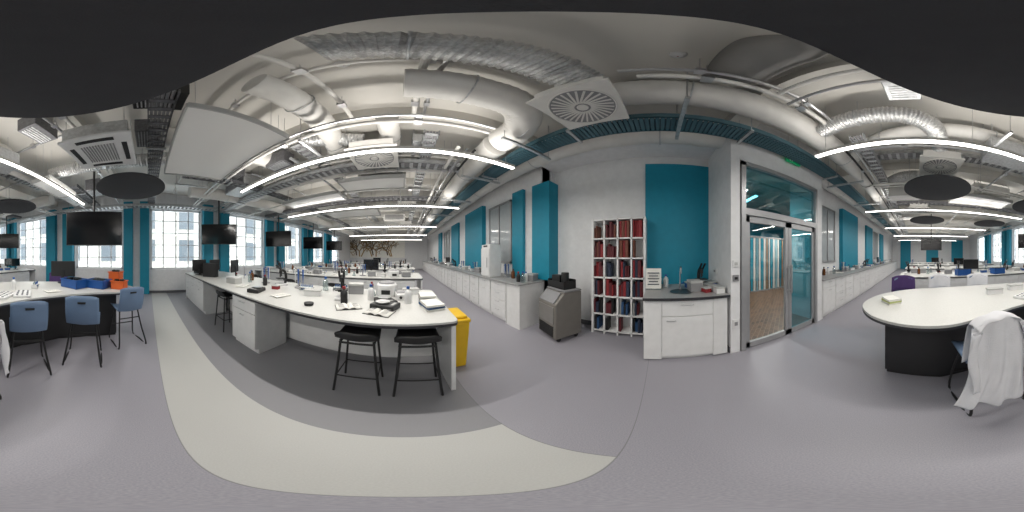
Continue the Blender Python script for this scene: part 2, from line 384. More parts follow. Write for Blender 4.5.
for (x,y,z,sx,sy) in [(-.5,3.9,3.35,1.1,.6),(-2.6,5.4,3.4,1.2,.6),(.3,-4.3,3.1,.8,.4),(-2.2,-4.6,3.4,1.2,.6),(-3.8,2.5,3.4,1.0,.6),(-.5,8.6,3.35,1.1,.6),(.3,-7.9,3.35,1,.6),(-1.5,-2.2,3.2,1.0,.4)]:
    r=root('fan_coil_unit','white boxed fan coil unit with dark inlet grille','ventilation unit',(x,y,z),0,'ceiling fan coil units')
    mk('unit_body',bx(-sx/2,sx/2,-sy/2,sy/2,0,.34),GALV if x in(-3.8,-1.5) else DUCTW,r,bevel=.01)
    mk('inlet_grille',[bx(-sx/2+.08,sx/2-.08,-sy/2-.012,-sy/2,.04+.035*i,.055+.035*i) for i in range(8)],GREY,r)
    for sxx in(-1,1): mk('unit_hanger',cyl((sxx*sx*.4,0,.34),(sxx*sx*.4,0,ZC-z),.006,n=6),STEEL,r)
def raft(x0,x1,y0,y1,z,label='smooth glossy white suspended ceiling panel'):
    r=root('ceiling_raft',label,'ceiling panel',((x0+x1)/2,(y0+y1)/2,z),0,'white suspended ceiling panels')
    a,b=(x1-x0)/2,(y1-y0)/2
    mk('raft_panel',bx(-a,a,-b,b,0,.05),RAFT,r,bevel=.01)
    mk('raft_rim',[bx(-a,a,-b-.015,-b,-.02,.07),bx(-a,a,b,b+.015,-.02,.07),bx(-a-.015,-a,-b,b,-.02,.07),bx(a,a+.015,-b,b,-.02,.07)],LGREY,r)
    for sx in(-1,1):
        for sy in(-1,1): mk('raft_wire',cyl((sx*a*.8,sy*b*.8,.05),(sx*a*.8,sy*b*.8,ZC-z),.004,n=5),STEEL,r)
raft(-2.9,-1.2,.3,1.4,3.12);raft(-1.3,.0,3.05,3.6,3.1);raft(-3.4,-1.6,3.7,4.3,3.15);raft(-3.9,-2.7,-2.35,-1.85,3.2)
raft(-2.8,-.9,5.3,6.2,3.1);raft(-2.8,-1,-4.9,-4.15,3.2);raft(-2.8,-.9,8.6,9.5,3.1)
def swirl(x,y,z,s=.33):
    r=root('swirl_diffuser','square white air diffuser with circular radial vanes','air vent',(x,y,z),radians(0),'square swirl diffusers')
    q=s/.42
    mk('diffuser_plate',[bx(-s,s,-s,s,0,.03)],DUCTW,r,bevel=.006)
    mk('diffuser_recess',lathe([(.36*q,-.004),(.36*q,0)],40),GREY,r)
    bl=[]
    for i in range(28):
        t=2*pi*i/28;c,sn=cos(t),sin(t)
        bl.append(box((c*.21*q,sn*.21*q,-.008),(.25*q,.022*q,.006),rz=t+.18))
    mk('diffuser_vane',bl,DUCTW,r)
    mk('diffuser_hub',lathe([(.0005,-.014),(.06*q,-.014),(.065*q,-.004)],24),DUCTW,r)
    mk('diffuser_rim',tube([(.36*q*cos(2*pi*i/40),.36*q*sin(2*pi*i/40),-.006) for i in range(41)],.008,6),DUCTW,r)
    mk('plenum_box',[bx(-s*.85,s*.85,-s*.85,s*.85,.03,.2)],DUCTW,r)
    for sx in(-1,1): mk('diffuser_hanger',cyl((sx*s*.8,0,.2),(sx*s*.8,0,ZC-z),.006,n=6),STEEL,r)
swirl(1.17,.60,3.2,.32)
for p in [(-.45,2.45,3.2),(-.42,-2.85,3.25),(.1,5.7,3.2),(-.1,-5.9,3.2),(.1,9,3.2)]: swirl(*p,s=.36)
r=root('cassette_air_conditioner','white square cassette air conditioner with central grille','air conditioner',(-2.0,-.58,3.02));r.scale=(.88,.88,1)
mk('cassette_panel',[bx(-.47,.47,-.47,.47,0,.05)],CAB,r,bevel=.02)
mk('cassette_body',[bx(-.42,.42,-.42,.42,.05,.3)],GALV,r)
mk('cassette_grille',[bx(-.24,.24,-.23+.04*i,-.215+.04*i,-.012,0) for i in range(12)],GREY,r)
for t in range(4): mk('air_slot',box((.36*cos(t*pi/2),.36*sin(t*pi/2),-.002),(.07,.5,.006),rz=t*pi/2),BLACK,r)
for sx in(-1,1):
    for sy in(-1,1): mk('cassette_hanger',cyl((sx*.38,sy*.38,.3),(sx*.38,sy*.38,ZC-3.02),.006,n=6),STEEL,r)
def tray(p0,p1,w,m,label,z,pitch=.15,rw=.06,cab=GREY):
    dx,dy=p1[0]-p0[0],p1[1]-p0[1];L=sqrt(dx*dx+dy*dy);r=root('cable_tray',label,'cable tray',(p0[0],p0[1],z),atan2(dy,dx))
    mk('tray_rail',[bx(0,L,-w/2,-w/2+.015,0,.09),bx(0,L,w/2-.015,w/2,0,.09)],m,r)
    mk('tray_rung',[bx(i*pitch,i*pitch+rw,-w/2,w/2,0,.012) for i in range(int(L/pitch))],m,r)
    mk('cable',[cyl((0,-w/3+.04*j,.035),(L,-w/3+.04*j,.035),.016,n=8) for j in range(int(w/1.5/.04)+1)],cab,r)
    n=max(2,int(L/2))
    for i in range(n):
        xx=(i+.5)*L/n
        mk('tray_hanger',[cyl((xx,-w/2,0),(xx,-w/2,ZC-z),.006,n=6),cyl((xx,w/2,0),(xx,w/2,ZC-z),.006,n=6),bx(xx-.02,xx+.02,-w/2-.03,w/2+.03,-.03,0)],GALV,r)
tray((1.74,-16),(1.74,16),.30,TRAYB,'muted blue-grey perforated cable tray along corridor ceiling',3.32,.055,.04,mat('cable_mix',(.10,.16,.19),.6))
tray((-5.8,-14),(-5.8,14),.3,GALV,'galvanised ladder cable tray near windows',3.3)
tray((-3.4,.75),(-3.4,14),.2,DGALV,'dark narrow cable tray over benches',3.35)
tray((-6.2,.12),(-1.2,.12),.25,DGALV,'dark cable tray crossing toward windows',3.42)
tray((-6.2,-2.0),(-4.0,-2.0),.3,DGALV,'dark cable tray crossing toward windows',3.5)
tray((-3.9,-3.0),(1.0,-3.0),.25,GALV,'galvanised cable tray above round rafts',3.62)
tray((-1.55,1.95),(-1.55,14),.2,GALV,'galvanised cable tray over island benches',3.5)
tray((-5.6,2.9),(1.0,2.9),.25,GALV,'galvanised cable tray crossing over benches',3.3)
tray((.35,2.0),(.35,14),.2,GALV,'galvanised cable tray over bench ends',3.4)
tray((.75,-14),(.75,-1.95),.2,GALV,'galvanised cable tray over bench ends',3.35)
tray((-5.6,5.0),(1.0,5.0),.25,DGALV,'dark cable tray crossing over benches',3.3)
tray((-5.6,-5.6),(1.0,-5.6),.25,DGALV,'dark cable tray crossing over benches',3.35)
for (x,y,z,sx,sy,sz,m) in [(-2.35,.0,3.55,.5,.35,.3,DGALV),(-3.4,1.9,3.5,.6,.4,.3,DGALV),(-1.2,-.05,3.7,.5,.3,.25,BLACK),(-4.2,-1.4,3.3,.5,.4,.35,DGALV),(-1.5,.1,3.62,.35,.5,.3,BLACK),(.3,2.55,3.55,.35,.3,.2,GALV),(.1,-1.3,3.6,.3,.35,.25,GALV),(-2.2,2.3,3.45,.5,.3,.3,DGALV),(-1.7,-1.35,3.5,.5,.3,.3,DGALV)]:
    r=root('service_box','dark metal ceiling service box on hanging rods','ventilation unit',(x,y,z),0,'dark ceiling service boxes')
    mk('box_casing',bx(-sx/2,sx/2,-sy/2,sy/2,0,sz),m,r,bevel=.01)
    mk('box_louvre',[bx(-sx/2+.04,sx/2-.04,-sy/2+.04+.04*i,-sy/2+.055+.04*i,-.01,0) for i in range(int((sy-.08)/.04))],GALV,r)
    for s in(-1,1): mk('box_rod',cyl((s*sx*.4,0,sz),(s*sx*.4,0,ZC-z),.006,n=6),STEEL,r)
def pipe(pts,r,m,label='thin metal service pipe beneath ceiling'):
    o=root('service_pipe',label,'pipe',pts[0]);Q=[tuple(p[i]-pts[0][i] for i in range(3)) for p in pts]
    mk('pipe_run',tube(Q,r,10),m,o)
    a,b=Q[0],Q[-1];L=sqrt(sum((b[i]-a[i])**2 for i in range(3)));n=max(2,int(L/1.6))
    for i in range(n):
        t=(i+.5)/n;p=[a[i_]*(1-t)+b[i_]*t for i_ in range(3)]
        mk('pipe_clip',[cyl((p[0],p[1],p[2]),(p[0],p[1],ZC-pts[0][2]),.005,n=6),box((p[0],p[1],p[2]),(2.6*r+.01,2.6*r+.01,2.6*r+.01))],STEEL,o)
for (x,z,rr,m) in [(.75,3.3,.03,DUCTW),(.88,3.3,.02,STEEL),(1.0,3.3,.02,BLACK),(-1.8,3.42,.03,GALV),(-2.9,3.5,.02,STEEL),(-6.1,3.4,.04,DUCTW)]:
    pipe([(x,2.15,z),(x,15,z)],rr,m)
    if x!=.75: pipe([(x,-15,z),(x,-2.15,z)],rr,m)
for (x,z,rr,m,y0,y1) in [(.95,3.6,.022,STEEL,-1.7,.25),(1.05,3.6,.03,DUCTW,-1.7,.15),(.12,3.85,.03,DUCTW,.85,2.0),(.24,3.85,.02,STEEL,.85,2.0),(-.65,3.85,.03,DUCTW,.5,2.0),(-2.0,3.6,.025,STEEL,-3.5,-1.1)]:
    pipe([(x,y0,z),(x,y1,z)],rr,m)
for (y,z,rr,m) in [(2.62,3.45,.025,STEEL),(2.75,3.45,.02,DUCTW),(1.72,3.38,.03,DUCTW),(1.6,3.38,.018,STEEL),(-.9,3.58,.03,DUCTW),(-1.0,3.4,.02,STEEL),(-2.3,3.35,.025,STEEL),(4.1,3.3,.03,DUCTW),(-3.7,3.28,.03,DUCTW),(-3.85,3.28,.02,DUCTW),(6.0,3.35,.04,DUCTW),(-6.6,3.35,.04,DUCTW),(.92,3.9,.025,DUCTW)]:
    pipe([(-5.8,y,z),(1.0,y,z)],rr,m)
# strut brackets
for (x,y,l,ax) in [(1.55,1.6,.9,0),(1.55,3.0,.9,0),(1.55,4.6,.9,0),(1.55,-.2,.8,0),(1.55,-3.3,.9,0),(1.55,-5.0,.9,0),(1.55,6.5,.9,0),(1.55,-7,.9,0),(-1.2,2.0,.8,1),(-3.6,1.0,.8,1),(-1.0,-1.9,.8,1)]:
    r=root('strut_bracket','slotted steel trapeze bracket on threaded rods','bracket',(x,y,3.2),0 if not ax else pi/2,'steel trapeze brackets')
    mk('strut_channel',[bx(-l/2,l/2,-.02,.02,0,.04)],GALV,r)
    for s in(-1,1): mk('threaded_rod',cyl((s*l*.46,0,0),(s*l*.46,0,ZC-3.2),.007,n=6),STEEL,r)
# ---------------- furniture builders ----------------
def handle(z,x,parent,w=.14):
    mk('handle',[cyl((x-w/2,-.045,z),(x+w/2,-.045,z),.006,n=8),cyl((x-w/2+.01,-.045,z),(x-w/2+.01,-.018,z),.004,n=6),cyl((x+w/2-.01,-.045,z),(x+w/2-.01,-.018,z),.004,n=6)],STEEL,parent)
def b_cab(kind,w,H=.87,D=.6):
    def f():
        r=root('base_cabinet','white laboratory base cabinet with %s below worktop'%('drawers' if kind=='dr' else 'doors and top drawer'),'cabinet',group='white base cabinets under worktops')
        mk('cabinet_body',[bx(-w/2,w/2,0,D,.1,H),bx(-w/2,w/2,.05,D,0,.1)],CAB,r)
        if kind=='dr':
            n=4;h=(H-.12)/n
            for i in range(n):
                z0=.11+i*h
                dd=mk('drawer',bx(-w/2+.004,w/2-.004,-.018,0,z0,z0+h-.008),CAB,r,bevel=.002);handle(z0+h-.05,0,dd)
        else:
            dd=mk('drawer',bx(-w/2+.004,w/2-.004,-.018,0,H-.19,H-.01),CAB,r,bevel=.002);handle(H-.06,0,dd)
            n=2 if w>.6 else 1
            for i in range(n):
                x0=-w/2+i*w/n
                dd=mk('door',bx(x0+.004,x0+w/n-.004,-.018,0,.11,H-.2),CAB,r,bevel=.002);handle(H-.26,x0+w/n/2,dd,.1)
        return r
    return f
def b_bottle(m,cm,label,s=1):
    def f():
        r=root('reagent_bottle',label,'bottle',group='laboratory bottles on worktops')
        mk('bottle_body',lathe([(.04*s,0),(.043*s,.01),(.043*s,.13*s),(.035*s,.155*s),(.016*s,.17*s),(.016*s,.185*s)],16),m,r)
        mk('bottle_cap',lathe([(.02*s,.183*s),(.02*s,.21*s),(.018*s,.213*s)],14),cm,r)
        return r
    return f
def b_flask():
    r=root('conical_flask','clear glass conical flask on worktop','flask',group='glass flasks on worktops')
    mk('flask_body',lathe([(.05,0),(.052,.008),(.018,.11),(.016,.15),(.02,.155)],18),LABG,r);mk('flask_stopper',lathe([(.015,.145),(.018,.175)],12),RED,r);return r
def b_box(m,label,sx,sy,sz):
    def f():
        r=root('storage_box',label,'box',group='small boxes on worktops')
        mk('box_body',bx(-sx/2,sx/2,-sy/2,sy/2,0,sz*.8),m,r,bevel=.004);mk('box_lid',bx(-sx/2-.005,sx/2+.005,-sy/2-.005,sy/2+.005,sz*.8,sz),LGREY if m is not LGREY else CAB,r,bevel=.004);return r
    return f
def b_rack():
    r=root('test_tube_rack','white rack holding small capped tubes','tube rack',group='tube racks on worktops')
    mk('rack_frame',[bx(-.12,.12,-.05,.05,0,.01),bx(-.12,.12,-.05,.05,.06,.068),bx(-.12,-.112,-.05,.05,0,.07),bx(.112,.12,-.05,.05,0,.07)],CAB,r)
    for i in range(6):
        for j in range(2): mk('test_tube',cyl((-.095+i*.038,-.02+j*.04,.008),(-.095+i*.038,-.02+j*.04,.105),.009,n=8),BLUE if j else LABG,r)
    return r
def b_micro():
    r=root('microscope','black and white compound microscope on bench','microscope',group='microscopes on benches')
    mk('microscope_base',bx(-.09,.09,-.11,.11,0,.04),CAB,r,bevel=.01)
    mk('microscope_arm',tube(catmull([(0,.08,.03),(0,.1,.15),(0,.08,.26),(0,.02,.31)],5,False),.028,10),BLACK,r)
    mk('stage',bx(-.08,.08,-.09,.06,.13,.145),BLACK,r)
    mk('objective_turret',[cyl((0,-.01,.24),(0,-.01,.30),.035),cyl((0,-.02,.165),(0,-.02,.24),.013),cyl((.025,.0,.18),(.02,0,.24),.011)],BLACK,r)
    mk('eyepiece',[cyl((-.03,-.01,.31),(-.03,-.1,.40),.016),cyl((.03,-.01,.31),(.03,-.1,.40),.016)],BLACK,r)
    mk('focus_knob',cyl((-.06,.085,.1),(.06,.085,.1),.024),BLACK,r);return r
def b_monitor():
    r=root('computer_monitor','black flat computer monitor on stand','monitor',group='computer monitors on benches')
    mk('monitor_bezel',bx(-.26,.26,-.02,.02,.14,.47),BLACK,r,bevel=.005)
    mk('monitor_screen',bx(-.245,.245,-.024,-.02,.16,.455),SCREEN,r)
    mk('monitor_stand',[bx(-.03,.03,.02,.04,.02,.3)],BLACK,r);mk('monitor_base',lathe([(.12,0),(.12,.012),(.03,.025)],24),BLACK,r);return r
def b_papers():
    r=root('paper_stack','loose stack of printed white papers','paper',group='papers on worktops')
    for i in range(3): mk('paper_sheet',box((.01*i,-.008*i,.003+.006*i),(.17,.24,.005),rz=.12*i),PAPER,r)
    mk('printed_text',[box((.02,-.10+.025*j,.0185),(.12-.03*(j%3),.006,.0006),rz=.24) for j in range(8)],GREY,r)
    return r
def b_centrifuge():
    r=root('benchtop_centrifuge','white benchtop centrifuge with dark lid','laboratory machine',group='bench machines')
    mk('centrifuge_body',lathe([(.15,0),(.16,.02),(.15,.16),(.13,.18)],24),CAB,r);mk('centrifuge_lid',lathe([(.12,.18),(.11,.2),(.05,.215),(.001,.22)],24),GREY,r);mk('control_panel',box((0,-.15,.07),(.12,.03,.06)),BLACK,r,bevel=.003);return r
def b_hotplate():
    r=root('hotplate_stirrer','white hotplate stirrer with control dials','hotplate',group='hotplates on benches')
    mk('hotplate_body',bx(-.09,.09,-.12,.1,0,.08),CAB,r,bevel=.01);mk('hotplate_surface',bx(-.08,.08,-.05,.1,.08,.09),GREY,r,bevel=.003)
    for s in(-1,1): mk('control_dial',cyl((s*.045,-.12,.04),(s*.045,-.14,.04),.018),BLACK,r)
    return r
def b_pipette():
    r=root('pipette_stand','round carousel stand holding pipettes','pipette stand',group='pipette stands')
    mk('stand_base',lathe([(.09,0),(.09,.015),(.015,.03),(.012,.3),(.07,.3),(.07,.315)],20),GREY,r)
    for i in range(5):
        t=i*2*pi/5;mk('pipette',tube([(.075*cos(t),.075*sin(t),.08),(.075*cos(t),.075*sin(t),.2),(.075*cos(t),.075*sin(t),.34)],[.004,.012,.014],8),CAB if i%2 else BLUE,r)
    return r
def b_tap():
    r=root('gooseneck_tap','chrome gooseneck laboratory tap','tap',group='laboratory taps')
    mk('tap_base',lathe([(.03,0),(.03,.01),(.014,.03),(.014,.1)],14),STEEL,r);mk('tap_spout',tube(catmull([(0,0,.08),(0,0,.28),(0,-.05,.36),(0,-.13,.34),(0,-.14,.26)],6,False),.009,8),STEEL,r)
    mk('tap_lever',[cyl((0,0,.08),(.05,0,.09),.006,n=8),cyl((.05,0,.08),(.05,0,.11),.012,n=8)],BLUE,r);return r
def b_pc():
    r=root('computer_tower','black computer tower with front slots','computer',group='computer towers')
    mk('tower_case',bx(-.09,.09,-.2,.2,0,.38),BLACK,r,bevel=.006);mk('front_vent',[bx(-.07,.07,-.206,-.2,.05+.02*i,.06+.02*i) for i in range(8)],GREY,r);return r
def b_dark():
    r=root('balance','dark grey laboratory balance with steel pan','laboratory machine',group='balances on benches')
    mk('balance_body',bx(-.1,.1,-.14,.14,0,.06),BLACK,r,bevel=.012);mk('weighing_pan',lathe([(.07,.065),(.08,.075),(.08,.08)],20,(0,.03,0)),STEEL,r);mk('display',box((0,-.1,.062),(.1,.03,.004)),LGREY,r);return r
def b_stool():
    r=root('black_stool','black high stool with low lipped seat tucked under bench','stool',group='black lab stools')
    def seat(u,v):
        x=(u-.5)*.385;y=-.17+(v-.28)/.72*.34 if v>.28 else -.17-.02*sin((.28-v)/.28*1.5)
        z=.715+.02*(2*u-1)**2-.012*sin(max(0,(v-.28)/.72)*pi) if v>.28 else .715+.02*(2*u-1)**2+.095*((.28-v)/.28)*(1-.5*(2*u-1)**4)
        return (x*(1-.06*max(0,v-.5)),y+.03*(2*u-1)**2*(1 if v<.3 else 0),z)
    mk('seat',sheet(seat,12,12),BLACK,r,solid=.022)
    for sx in(-1,1):
        for sy in(-1,1): mk('leg',tube([(sx*.145,sy*.125,.705),(sx*.195,sy*.17,0)],.012,8),BLACK,r)
    mk('seat_frame',tube([(-.15,-.13,.675),(.15,-.13,.675),(.15,.13,.675),(-.15,.13,.675),(-.15,-.13,.675)],.012,8),BLACK,r)
    z=.25;a=.178;b=.154
    mk('footrest',tube([(-a,-b,z),(a,-b,z),(a,b,z),(-a,b,z),(-a,-b,z)],.008,8),BLACK,r)
    return r
def b_chair():
    r=root('blue_chair','grey-blue plastic high chair with black tubular frame','chair',group='blue high chairs')
    def sh(u,v):
        x=(u-.5)*(.42-.03*v)
        if v<.5: y=.2-.36*(v/.5);z=.63+.015*cos(v*6)+.03*(2*u-1)**2
        else:
            t=(v-.5)/.5;y=-.16-.07*sin(min(1,t*1.3)*pi/2)-.03*t+.035*(2*u-1)**2;z=.635+.40*t**1.1-.03*t*(2*u-1)**4
        return (x,y,z)
    mk('seat_shell',sheet(sh,12,20),CHB,r,solid=.014)
    for sx in(-1,1):
        mk('leg',tube(catmull([(sx*.15,.12,.625),(sx*.19,.2,.35),(sx*.22,.24,.012),(sx*.225,0,.012),(sx*.22,-.24,.012),(sx*.18,-.15,.35),(sx*.15,-.08,.625)],5,False),.012,8),BLACK,r)
    mk('footrest',[cyl((-.2,.21,.28),(.2,.21,.28),.01,n=8)],BLACK,r)
    mk('cross_bar',[cyl((-.165,-.12,.5),(.165,-.12,.5),.01,n=8)],BLACK,r)
    mk('hand_slot',[box((0,-.262,.955),(.09,.02,.02))],BLACK,r)
    return r
BUILD={'dr':b_cab('dr',.6),'do':b_cab('do',.9),'ds':b_cab('do',.6),'bw':b_bottle(CAB,BLUE,'white plastic reagent bottle with blue cap'),
'ba':b_bottle(AMBER,BLACK,'amber glass reagent bottle with black cap',1.1),'bg':b_bottle(LABG,BLUE,'clear glass reagent bottle with blue cap',1.1),'bk':b_bottle(BLACK,RED,'black bottle with small red cap'),
'fl':b_flask,'b1':b_box(CAB,'white cardboard glove box on worktop',.24,.13,.09),'b2':b_box(BLUE,'blue plastic storage box on worktop',.2,.14,.1),'b3':b_box(LGREY,'grey instrument case on worktop',.28,.2,.14),'b4':b_box(RED,'small red box with pale lid',.12,.1,.07),
'b5':b_box(GREY,'dark grey instrument box on worktop',.22,.18,.16),
'rk':b_rack,'mi':b_micro,'mo':b_monitor,'pa':b_papers,'ce':b_centrifuge,'ho':b_hotplate,'pi':b_pipette,'ta':b_tap,'pc':b_pc,'ba2':b_dark,'st':b_stool,'ch':b_chair}
ZT=.92
def worktop(x0,x1,y0,y1,panels,label,modesty=None,top=TOP):
    r=root('bench_worktop',label,'worktop',((x0+x1)/2,(y0+y1)/2,0),0,'laboratory worktops')
    a,b=(x1-x0)/2,(y1-y0)/2;c=.06
    poly=[]
    for (sx,sy) in ((1,1),(-1,1),(-1,-1),(1,-1)):
        st={(1,1):0,(-1,1):90,(-1,-1):180,(1,-1):270}[(sx,sy)]
        for q in range(5):
            t=radians(st+q*22.5);poly.append((sx*(a-c)+c*cos(t),sy*(b-c)+c*sin(t)))
    mk('worktop_slab',prism(poly,.90,ZT),top,r);mk('worktop_edge',prism(offset(poly,-.002),.875,.90),EDGE,r)
    for px in panels: mk('end_panel',bx(px-x0-a-.02,px-x0-a+.02,-b+.03,b-.03,0,.875),CAB,r)
    if modesty: mk('modesty_panel',[bx(m0-x0-a,m1-x0-a,my-y0-b,my-y0-b+.02,.12,.875) for m0,m1,my in modesty],CAB,r)
    return r
worktop(-5.6,.46,1.3,2.72,[.42,-5.57],'long pale laboratory island worktop with dark edge',[(-1.64,.4,1.95)])
for x in (-5.25,-4.65,-4.05): place('dr' if x<-5 else 'ds',(x,1.34,0))
place('ds',(-2.0,1.33,0),0,'white lockable cabinet pedestal under island worktop')
for x in (-5.0,-4.1,-3.2,-2.3,-1.4,-.5): place('do',(x,2.69,0),pi)
for i,(y0,yl) in enumerate([(4.2,5.6),(7.1,8.5),(10,11.4),(12.9,14.3)]):
    worktop(-5.5,.5,y0,yl,[.46,-5.47],'long pale laboratory island worktop in further row')
    for x in (-5.0,-4.1,-3.2,-2.3,-1.4,-.5): place('do' ,(x+.35,y0+.05,0));
    if i<2:
        for x in (-4.6,-2.9,-1.4): place('st',(x-.3,y0-.3,0),0,'black lab stool standing beside further bench')
for y0 in (-5.9,-8.9,-12,-15):
    worktop(-5.5,.5,y0,y0+1.4,[.46,-5.47],'long pale laboratory island worktop in opposite rows')
    for x in (-5.0,-4.1,-3.2,-2.3,-1.4,-.5): place('do',(x+.35,y0+1.35,0),pi)
def wallrun(y0,y1,label):
    L=y1-y0
    r=root('counter_worktop',label,'worktop',(2.36,(y0+y1)/2,0))
    mk('worktop_slab',bx(-.4,.385,-L/2,L/2,.93,.96),TOPG,r);mk('worktop_upstand',bx(.365,.385,-L/2,L/2,.96,1.0),TOPG,r)
    mk('end_panel',bx(-.36,.385,-L/2,-L/2+.02,0,.93),CAB,r);mk('end_panel',bx(-.36,.385,L/2-.02,L/2,0,.93),CAB,r)
    n=int((L-.04)/.62);s=(L-.04)/n
    for i in range(n):
        kk='wdr' if i%3!=1 else 'wds'
        place(kk,(2.02,y0+.02+s*(i+.5),0),-pi/2)
BUILD['wdr']=b_cab('dr',.6,.93,.7);BUILD['wds']=b_cab('do',.6,.93,.7)
wallrun(2.76,17.5,'grey laminate wall worktop over white drawer units');wallrun(-17.5,-3.1,'grey laminate wall worktop beyond glazed doors')
r=root('counter_worktop','grey laminate worktop end beside teal column','worktop',(2.32,2.52,0))
mk('worktop_slab',bx(-.36,.38,-.2,.24,.93,.96),TOPG,r);mk('end_panel',bx(-.32,.38,-.19,.22,0,.93),CAB,r)
# alcove cabinet
r=root('alcove_worktop','grey worktop with inset sink over white alcove cabinet','worktop',(2.5,-.34,0))
mk('worktop_slab',[bx(-.53,.52,-.57,.55,.945,.975)],TOPG,r,bevel=.004);mk('worktop_edge',bx(-.535,-.53,-.57,.55,.94,.975),EDGE,r)
s=root('sink','round dark steel sink basin set in worktop','sink',(2.35,-.32,.975))
mk('sink_bowl',lathe([(.17,0),(.18,.006),(.165,.008),(.15,.003),(.03,.001)],28),mat('sink_dark',(.06,.06,.06),.3,.6),s)
place('ta',(2.58,-.32,.975),-pi/2)
r=root('alcove_cabinet','white cabinet with drawer and door under alcove worktop','cabinet',(2.02,-.34,0),-pi/2)
mk('cabinet_body',[bx(-.54,.54,0,.98,.06,.94),bx(-.54,.54,.05,.98,0,.06)],CAB,r)
mk('filler_panel',[bx(-.54,-.32,-.018,0,.03,.93)],CAB,r,bevel=.002);mk('filler_panel',[bx(.34,.54,-.018,0,.03,.93)],CAB,r,bevel=.002)
dd=mk('drawer',bx(-.315,.335,-.018,0,.72,.93),CAB,r,bevel=.003);handle(.88,0,dd,.16)
dd=mk('door',bx(-.315,.335,-.018,0,.08,.71),CAB,r,bevel=.003);handle(.66,-.2,dd,.12)
# ---------------- bookshelf ----------------
bw,bh,bd=.98,2.18,.3;nc,nr=4,6
bs=root('bookcase','tall white cubby bookcase filled with red binders','bookcase',(2.73,.73,0),-pi/2)
WH2=mat('bookcase_white',(.80,.80,.80),.4)
pr=[bx(-bw/2,bw/2,bd-.01,bd,0.05,bh)]
for i in range(nc+1):
    x=-bw/2+i*bw/nc;hw=.02 if i in(0,nc) else .013;x=min(max(x,-bw/2+hw),bw/2-hw);pr.append(bx(x-hw,x+hw,0,bd-.01,0,bh))
mk('bookcase_frame',pr,WH2,bs)
for j in range(nr+1):
    z=.06+j*(bh-.09)/nr;mk('shelf_board',bx(-bw/2+.02,bw/2-.02,0,bd-.012,z-.004,z+.02),WH2,bs)
BRN=mat('brown_cloth',(.16,.05,.03),.6)
pool=[[NAVY,NAVY,BURG,BLACK,BBLUE],[NAVY,BURG,BBLUE,BLACK,LGREY],[BURG,RED,NAVY,BURG],[BURG,BURG,RED,NAVY],[BURG,RED,BURG,BRN],[BURG,BRN,BRN,BURG]]
names={BBLUE.name:'blue',BLACK.name:'black',NAVY.name:'navy',BURG.name:'burgundy',RED.name:'red',LGREY.name:'light grey','brown_cloth':'brown'}
bookm={}
for j in range(nr):
    z=.06+j*(bh-.09)/nr+.0205
    for i in range(nc):
        x=-bw/2+i*bw/nc+.023;xe=-bw/2+(i+1)*bw/nc-.022
        if i<1 and j==5: xe-=.1
        while True:
            t=random.choice([.026,.034,.045,.055])
            if x+t>xe or random.random()<.07: break
            hh=random.choice([.20,.24,.27,.30]);dp=random.choice([.18,.22]);m=random.choice(pool[j])
            if i>1 and j>=4: m=random.choice([RED,BRN]);hh=.30
            key=(t,hh,dp,m.name)
            cx=x+t/2;wx=2.73+random.choice([.02,.035,.06]);wy=.73-cx
            if key in bookm: b=bookm[key].copy();COL.objects.link(b);b.location=(wx,wy,z);b.rotation_euler=(0,0,-pi/2)
            else:
                poly=[(-t/2,dp),(-t/2,.006),(-t/4,0),(t/4,0),(t/2,.006),(t/2,dp)]
                b=mk('book',[prism(poly,0,hh),bx(-t*.36,t*.36,-.002,.004,hh*.7,hh*.82)],m,None,(wx,wy,z),-pi/2)
                tag(b,'%s cloth-bound volume standing in white bookcase cubby'%names[m.name],'book','books in the bookcase');bookm[key]=b
            x+=t+.002
# ---------------- grey machine & yellow bin ----------------
r=root('ice_machine','beige-grey metal floor machine with sloped dark front','machine',(2.33,1.66,0),-pi/2-.35)
mk('machine_body',prismx([(-.26,.08),(.28,.08),(.28,.9),(-.10,.9),(-.26,.72)],-.28,.28),BEIGE,r,bevel=.02)
mk('machine_door',box((0,-.19,.815),(.46,.22,.02),rx=.845),GREY,r,bevel=.008)
mk('front_panel',box((0,-.265,.52),(.48,.02,.30)),mat('panel_metal',(.26,.25,.235),.35,.5),r,bevel=.006)
mk('vent_grille',[bx(-.22,.22,-.275,-.26,.12+.03*i,.135+.03*i) for i in range(7)],BLACK,r)
mk('machine_lid',bx(-.28,.28,-.08,.28,.9,.93),GREY,r,bevel=.01)
for sx in(-1,1):
    for sy in(-1,1): mk('machine_wheel',cyl((sx*.22-.015,sy*.18+.02,.04),(sx*.22+.015,sy*.18+.02,.04),.04),BLACK,r)
r=root('black_storage_tray','black tray of equipment on grey machine','tray',(2.44,1.69,.93),-pi/2-.35)
mk('tray_body',[bx(-.26,.26,-.13,.13,0,.02),bx(-.26,.26,-.13,-.12,0,.12),bx(-.26,.26,.12,.13,0,.16),bx(-.26,-.25,-.13,.13,0,.14),bx(.25,.26,-.13,.13,0,.14)],BLACK,r)
mk('tray_contents',[box((-.1,0,.12),(.2,.14,.2),rz=.2),cyl((.12,0,.02),(.12,0,.28),.07)],BLACK,r,bevel=.01)
r=root('yellow_bin','yellow plastic clinical waste bin with lid','bin',(.615,1.92,0),.0)
mk('bin_body',[([(-.09,-.17,0),(.09,-.17,0),(.09,.17,0),(-.09,.17,0),(-.12,-.21,.70),(.12,-.21,.70),(.12,.21,.70),(-.12,.21,.70)],[(3,2,1,0),(4,5,6,7),(0,1,5,4),(1,2,6,5),(2,3,7,6),(3,0,4,7)])],YEL,r,bevel=.015)
